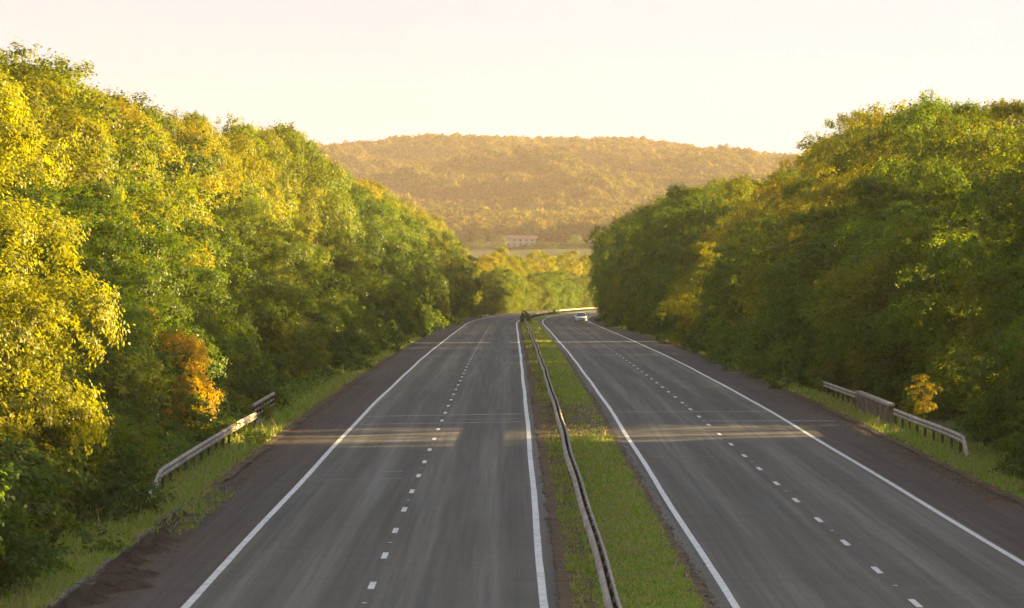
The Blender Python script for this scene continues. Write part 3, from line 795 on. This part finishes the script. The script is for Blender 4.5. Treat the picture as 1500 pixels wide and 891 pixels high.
# ------------------------------------------------------------------ far houses
for (hx, hy, w, dp, h, lab) in HOUSES:
    z = float(ground_z(hx - XC - float(bend(hy)), hy, hx))
    root = empty('farmhouse' if w > 8 else 'outbuilding', (hx, hy, z))
    props(root, lab, 'house')
    b_ = MB(); b_.box(-w / 2, w / 2, 0, dp, -1.5, h); b_.build('wall', M['wallwhite'], root)
    rf = MB(); e = .5; rh = 1.7 if w > 8 else 1.0
    rf.add([(-w / 2 - e, -e, h - .05), (w / 2 + e, -e, h - .05), (w / 2 + e, dp + e, h - .05), (-w / 2 - e, dp + e, h - .05), (-w / 2 - e, dp / 2, h + rh), (w / 2 + e, dp / 2, h + rh)],
           [(0, 1, 5, 4), (2, 3, 4, 5), (0, 4, 3), (1, 2, 5), (3, 2, 1, 0)])
    rob = rf.build('roof', M['rooftile'], root)
    if w > 8:
        for cx in (-6, 5):
            c = MB(); c.box(cx - .5, cx + .5, dp / 2 - .4, dp / 2 + .4, h + rh - .6, h + rh + 1.1); c.build('chimney', M['brownwall'], rob)
    nwin = 5 if w > 8 else 1
    for fl in ((1.0, 3.1) if w > 8 else (.8,)):
        for i in range(nwin):
            if fl == 1.0 and i == 2:
                dd = MB(); dd.box(-.5, .5, -.06, .02, 0, 2.1); dd.build('door', M['blackplastic'], root); continue
            cx = (i - (nwin - 1) / 2) * (w / (nwin + .3))
            f = MB()
            for (a, b2, c, d2) in ((-.75, .75, 0, .1), (-.75, .75, 1.1, 1.2), (-.75, -.65, .1, 1.1), (.65, .75, .1, 1.1)):
                f.box(cx + a, cx + b2, -.08, .02, fl + c, fl + d2)
            fr = f.build('window', M['wallwhite'], root)
            p = MB(); p.box(cx - .65, cx + .65, -.03, .015, fl + .1, fl + 1.1); p.build('pane', M['glass'], fr)

# ------------------------------------------------------------------ barriers
W_PROF = [(0, 0), (.02, .0), (.075, .05), (.085, .075), (.075, .105), (.02, .145), (.02, .165), (.075, .205), (.085, .235), (.075, .26), (.02, .31), (0, .31)]
def wbeam(mb, path, sgn=1):
    inner = [(a - .006, z) for a, z in W_PROF][::-1]
    prof = [(a * sgn, z) for a, z in W_PROF + inner]
    mb.sweep(prof, path)
def rail_path(u, d0, d1, z0, step=3.2, dip0=0, dip1=0, wob=.02):
    d = np.arange(d0, d1 + .01, step); P = []
    for q in d:
        dz = 0
        if dip0 and q < d0 + dip0: dz = -(1 - (q - d0) / dip0) * .62
        if dip1 and q > d1 - dip1: dz = -(1 - (d1 - q) / dip1) * .62
        w = wob * (math.sin(q * .083) + .8 * math.sin(q * .21 + 1)) ; wz = wob * .8 * math.sin(q * .16 + 2)
        P.append((XC + u + w + float(bend(q)), q, float(zroad(q)) + z0 + dz + wz))
    return P
# central double-sided barrier
cb = empty('central_guard_rail', (XC - .7, 70, 0)); props(cb, 'long double-sided steel guard rail along the central reservation', 'guard rail')
def child_abs(o, root):
    o.parent = root; o.matrix_parent_inverse = root.matrix_basis.inverted(); return o
path = rail_path(-.7, 58, 1180, .42)
lp = [(x - .05, y, z) for x, y, z in path]; rp = [(x + .05, y, z) for x, y, z in path]
m1 = MB(); wbeam(m1, lp, -1); child_abs(m1.build('beam', M['galv']), cb)
m1 = MB(); wbeam(m1, rp, 1); child_abs(m1.build('beam', M['galv']), cb)
post_me = None; rest = MB()
for k, (x, y, z) in enumerate(path):
    if k < 100:
        if post_me is None:
            q = MB(); q.box(-.05, .05, -.03, .03, -.75, .27); q.box(-.10, .10, -.035, .035, .12, .20); o = q.build('post', M['galv_dark']); post_me = o.data
        else:
            o = bpy.data.objects.new('post', post_me); COL.objects.link(o)
        o.location = (x, y, z); o.parent = cb; o.matrix_parent_inverse = cb.matrix_basis.inverted()
    else:
        rest.box(x - .05, x + .05, y - .03, y + .03, z - .75, z + .27)
ro = rest.build('post', M['galv_dark']); child_abs(ro, cb); ro['kind'] = 'stuff'

def side_rail(u, d0, d1, sgn, lab, dip0=0, dip1=0, wob=.03, z0=.40, bent=None):
    root = empty('guard_rail', (XC + u, d0, 0)); props(root, lab, 'guard rail')
    P = rail_path(u, d0, d1, z0, 1.6, dip0, dip1, wob)
    if bent: P = [(x, y, z) if y > bent[0] else (x - sgn * bent[1] * (bent[0] - y) / 10, y, z - bent[2] * (bent[0] - y) / 10) for x, y, z in P]
    mb = MB(); wbeam(mb, P, sgn); child_abs(mb.build('beam', M['galv']), root)
    for k, (x, y, z) in enumerate(P[::2]):
        q = MB(); q.box(x - sgn * .02 - .05, x - sgn * .02 + .05, y - .04, y + .04, z - .8, z + .30)
        q.box(min(x, x + sgn * .02), max(x, x + sgn * .02) + .001, y - .06, y + .06, z + .1, z + .2)
        child_abs(q.build('post', M['galv_dark']), root)
    return root
side_rail(-13.25, 121, 173, 1, 'old grey guard rail with its near end bent down, left verge', dip0=5, wob=.05)
side_rail(13.55, 147, 176, -1, 'straight pale guard rail running from the brown parapet towards the camera, right verge', dip0=1.7)
side_rail(13.6, 194, 222, -1, 'guard rail half hidden by bushes beyond the brown parapet', wob=.02)

# left steel bridge parapet
pr = empty('bridge_parapet', (XC - 13.5, 176, 0)); props(pr, 'open steel bridge parapet with thin bars beyond the left guard rail', 'parapet')
zb = float(zroad(184)); x0 = XC - 13.5
a = MB(); a.box(x0 - .06, x0 + .06, 175.5, 191, zb + .78, zb + .88); child_abs(a.build('top_rail', M['galv'], None, .01), pr)
for zz in (.55, .32):
    a = MB(); a.box(x0 - .03, x0 + .03, 175.5, 191, zb + zz, zb + zz + .06); child_abs(a.build('lower_rail', M['galv']), pr)
for q in np.arange(175.6, 191.1, 2.2):
    a = MB(); a.box(x0 - .05, x0 + .05, q - .05, q + .05, zb - .3, zb + .8); child_abs(a.build('post', M['galv_dark']), pr)
a = MB(); a.box(x0 - .3, x0 + .22, 175, 191.6, zb - .5, zb + .12); child_abs(a.build('plinth', M['concrete'], None, .02), pr)

# right brown parapet
pr = empty('bridge_parapet', (XC + 13.5, 177, 0)); props(pr, 'solid brown weathered bridge parapet with pale top rail on the right', 'parapet')
x0 = XC + 13.5
a = MB(); a.box(x0 - .08, x0 + .10, 177, 193.5, zb - .4, zb + .74); child_abs(a.build('panel', M['brownwall'], None, .01), pr)
for zz in (.18, .36, .54):
    a = MB(); a.box(x0 - .115, x0 - .082, 177, 193.5, zb + zz, zb + zz + .05); child_abs(a.build('lower_rail', M['brownwall']), pr)
a = MB(); a.box(x0 - .14, x0 + .16, 176.8, 193.7, zb + .742, zb + .86); child_abs(a.build('coping', M['galv'], None, .012), pr)
for q in list(np.arange(177.3, 193.6, 2.3)):
    a = MB(); a.box(x0 - .15, x0 - .118, q - .07, q + .07, zb - .3, zb + .741); child_abs(a.build('post', M['brownwall']), pr)

# kerb stones at the lower left
kx = XC - 11.95; q = 84.0; kid = 0
while q < 118:
    if kid in (14, 15, 20, 25, 26): q += .95; kid += 1; continue
    a = MB(); a.box(-.075, .075, -.45, .45, -.12, .10)
    o = a.build('kerb_stone', M['kerbstone'], None, .012)
    o.location = (kx + random.uniform(-.03, .03), q, -.005 + random.uniform(-.03, .02)); o.rotation_euler = (random.uniform(-.03, .03), random.uniform(-.12, .12), random.uniform(-.04, .04))
    props(o, 'weathered edging stone, %s from the camera in the broken kerb line' % ordw(kid), 'kerb stone', 'edging stones at the left verge')
    q += .95; kid += 1
# heaped dark soil over the shoulder edge
def soil_heap():
    d = np.arange(80, 121, .22); c = np.linspace(0, 1, 16)
    wd = 1.5 * np.clip((121 - d) / 26, .05, 1) * (.8 + .25 * np.sin(d * .5) + .15 * np.sin(d * 1.7))
    U = -11.9 + wd[:, None] * c[None, :]; D = np.repeat(d[:, None], 16, 1)
    n = np.sin(U * 9 + D * 3.1) * np.sin(D * 2.3 - U * 5) * .5 + rng.random(U.shape) * .8
    Z = zroad(D) - .01 + (.04 + .15 * np.clip(n, -.2, 1)) * np.clip(4 * c * (1 - c) + .25, 0, 1) * np.clip((1.0 - c) * 2.2, 0, 1)
    V = np.stack([XC + U, D, Z], -1).reshape(-1, 3); k = 16
    i = np.arange(len(d) - 1)[:, None] * k + np.arange(k - 1)[None, :]
    F = np.stack([i, i + 1, i + k + 1, i + k], -1).reshape(-1, 4)
    o = link('soil_heap', mesh_np('soil_heap', V, F), M['darksoil']); props(o, 'dark crumbly soil and debris heaped over the edge of the left shoulder', 'soil', None, 'stuff')
soil_heap()
grass('shoulder_weeds', [(-11.8, -10.9, 106, 119, 190, .15), (-12.6, -11.9, 84, 120, 120, .18)], 'green weeds growing through the soil on the left shoulder')

# road studs in alternate gaps
kk = 0
for k in range(0, 9):
    for (u, d, s_) in ((-5.63, 85.4 + 18 * k, 'left'), (5.69, 89.9 + 18 * k, 'right')):
        a = MB(); a.box(-.07, .07, -.09, .09, 0, .008)
        rt = a.build('road_stud', M['blackplastic'], None, .002)
        rt.location = (XC + u, d, float(zroad(d)) + .001)
        b2 = MB(); b2.box(-.045, .045, -.05, .05, .008, .022); b2.build('reflector', M['stud'], rt, .004)
        props(rt, 'small reflective road stud, %s from the camera on the %s carriageway' % (ordw(k), s_), 'road stud', 'road studs between the lane dashes')

# ------------------------------------------------------------------ the oncoming white car
def car(x, y, z):
    root = empty('car', (x, y, z)); props(root, 'white hatchback coming towards the camera far down the right carriageway', 'car')
    # body: sections along y (front = -Y). each: y, half width low, half width belt, z low, z belt
    sec = [(-2.05, .62, .60, .30, .52), (-1.98, .78, .74, .22, .66), (-1.6, .86, .82, .20, .78), (-1.0, .89, .85, .20, .90), (-.55, .90, .86, .20, .96),
           (.6, .90, .86, .20, .98), (1.5, .89, .85, .22, 1.0), (1.9, .84, .80, .26, .98), (2.02, .76, .72, .36, .80)]
    V = []; F = []
    for (yy, wl, wb, zl, zb_) in sec:
        V += [(-wl * .92, yy, zl), (-wl, yy, zl + .12), (-wl * 1.01, yy, (zl + zb_) / 2), (-wb, yy, zb_ - .05), (-wb * .88, yy, zb_), (wb * .88, yy, zb_), (wb, yy, zb_ - .05), (wl * 1.01, yy, (zl + zb_) / 2), (wl, yy, zl + .12), (wl * .92, yy, zl)]
    n = 10
    for i in range(len(sec) - 1):
        for j in range(n): k = (j + 1) % n; F.append((i * n + j, i * n + k, (i + 1) * n + k, (i + 1) * n + j))
    F.append(tuple(range(n))); F.append(tuple((len(sec) - 1) * n + j for j in range(n))[::-1])
    a = MB(); a.add(V, F); a.build('body', M['carwhite'], root, 0, True)
    # greenhouse
    g_ = [(-.75, .74, .96), (.05, .60, 1.42), (1.05, .59, 1.46), (1.75, .66, 1.0)]
    V = []; F = []
    for (yy, w_, zz) in g_: V += [(-w_ * 1.08, yy, .93), (-w_, yy, zz), (w_, yy, zz), (w_ * 1.08, yy, .93)]
    for i in range(3):
        for j in range(3): F.append((i * 4 + j, i * 4 + j + 1, (i + 1) * 4 + j + 1, (i + 1) * 4 + j))
    F += [(0, 1, 2, 3), (15, 14, 13, 12)]
    a = MB(); a.add(V, F); a.build('windows', M['glass'], root)
    a = MB(); a.add([(-.60, .0, 1.43), (.60, .0, 1.43), (.60, 1.1, 1.475), (-.60, 1.1, 1.475), (-.54, .06, 1.475), (.54, .06, 1.475), (.54, 1.05, 1.51), (-.54, 1.05, 1.51)],
                    [(0, 3, 2, 1), (4, 5, 6, 7), (0, 1, 5, 4), (1, 2, 6, 5), (2, 3, 7, 6), (3, 0, 4, 7)]); a.build('roof', M['carwhite'], root)
    for sx in (-1, 1):
        a = MB(); tube(a, [(sx * .79, -.78, .95), (sx * .61, .02, 1.45)], [.035, .035], 6); a.build('pillar', M['carwhite'], root)
        a = MB(); a.box(sx * .72 - .15, sx * .72 + .15, -2.03, -1.80, .56, .70); a.build('headlight', M['lamp'], root, .02)
        a = MB(); a.box(sx * .66 - .10, sx * .66 + .10, -2.075, -1.98, .33, .41); a.build('fog_lamp', M['lamp'], root, .02)
        m_ = MB(); m_.box(sx * .98 - .10, sx * .98 + .10, -.62, -.48, .93, 1.07); m_.build('wing_mirror', M['carwhite'], root, .03)
        for yy in (-1.3, 1.3):
            w_ = MB(); w_.cyl((sx * .80 - .10, yy, .32), .32, .20, 'x', 20); wo = w_.build('wheel', M['rubber'], root)
            h_ = MB(); h_.cyl((sx * .86 - .045, yy, .32), .20, .09, 'x', 12); h_.build('rim', M['chrome'], wo)
    a = MB(); a.box(-.46, .46, -2.085, -2.0, .50, .62); a.build('grille', M['blackplastic'], root, .01)
    a = MB(); a.box(-.55, .55, -2.09, -1.98, .26, .37); a.build('lower_grille', M['blackplastic'], root, .01)
    a = MB(); a.box(-.26, .26, -2.10, -2.07, .40, .49); a.build('number_plate', M['plate'], root)
car(10.6, 640, float(zroad(640)))

# ------------------------------------------------------------------ haze
def haze():
    a = MB(); a.box(-3300, 3300, -320, 5150, -14, 152)
    o = a.build('haze', None)
    m, nt, out = new_mat('haze_air'); b = NB(nt)
    v = b.n('ShaderNodeVolumePrincipled')
    v.inputs['Color'].default_value = (.95, .80, .74, 1); v.inputs['Density'].default_value = HAZE; v.inputs['Anisotropy'].default_value = .1
    b.l(v.outputs[0], out.inputs['Volume'])
    o.data.materials.clear(); o.data.materials.append(m)
    props(o, 'thin warm evening haze filling the valley air', 'haze', None, 'stuff')
HAZE = .66e-4
haze()

# ------------------------------------------------------------------ light, sky, camera
VEIL_L, VEIL_R = (.455, .50, .59), (.455, .525, .66)
w = bpy.data.worlds.new('World'); scene.world = w; w.use_nodes = True
nt = w.node_tree; nt.nodes.clear()
sk = nt.nodes.new('ShaderNodeTexSky'); sk.sky_type = 'NISHITA'; sk.sun_disc = False
sk.sun_elevation = R(SUN_EL); sk.sun_rotation = R(SUN_AZ); sk.air_density = 1.0; sk.dust_density = .6; sk.ozone_density = .1; sk.altitude = 80
bg = nt.nodes.new('ShaderNodeBackground'); bg.inputs['Strength'].default_value = .07
wo = nt.nodes.new('ShaderNodeOutputWorld')
# a thin even veil of high cloud over the clear sky, a touch warmer towards the left
wb = NB(nt); gen = wb.n('ShaderNodeTexCoord').outputs['Generated']
vx = wb.n('ShaderNodeSeparateXYZ'); wb.l(gen, vx.inputs[0])
veil = wb.ramp(wb.math('MULTIPLY_ADD', vx.outputs['X'], 3.2, .5, clamp=True), [(0, VEIL_L), (1, VEIL_R)])
cl = wb.noise(wb.mapping(gen, (5, 5, 26)), 1.0, 5, .6, .4)
veil = wb.mix(1.0, veil, wb.ramp(cl, [(.3, (.95, .955, .965)), (.7, (1.03, 1.02, 1.0))]), 'MULTIPLY')
vscale = wb.n('ShaderNodeVectorMath', operation='SCALE'); wb.l(veil, vscale.inputs[0]); vscale.inputs['Scale'].default_value = 3.0
skymix = wb.mix(.955, sk.outputs[0], vscale.outputs[0])
wb.l(skymix, bg.inputs[0]); nt.links.new(bg.outputs[0], wo.inputs[0])
sd = bpy.data.lights.new('sun', 'SUN'); sd.energy = 5.0; sd.angle = R(.6); sd.color = (1.0, .70, .28)
so = bpy.data.objects.new('sun', sd); COL.objects.link(so)
sv = Vector((math.sin(R(SUN_AZ)) * math.cos(R(SUN_EL)), math.cos(R(SUN_AZ)) * math.cos(R(SUN_EL)), math.sin(R(SUN_EL))))
so.rotation_euler = sv.to_track_quat('Z', 'Y').to_euler()

cd = bpy.data.cameras.new('camera'); cam = bpy.data.objects.new('camera', cd); COL.objects.link(cam)
cd.sensor_width = 36; cd.lens = FPX / 1500 * 36; cd.clip_end = 20000; cd.clip_start = 1
pitch = math.atan((445.5 - HOR) / FPX)
cam.location = (0, 0, CAM_Z); cam.rotation_euler = (math.pi / 2 - pitch, 0, 0)
scene.camera = cam

vs = scene.view_settings
vs.view_transform = 'Standard'; vs.look = 'None'; vs.gamma = 1; vs.exposure = 2.7; vs.use_curve_mapping = False
cy = scene.cycles
cy.max_bounces = 6; cy.diffuse_bounces = 3; cy.transmission_bounces = 4; cy.glossy_bounces = 2; cy.volume_bounces = 1; cy.transparent_max_bounces = 4
cy.use_adaptive_sampling = True; cy.adaptive_threshold = .02
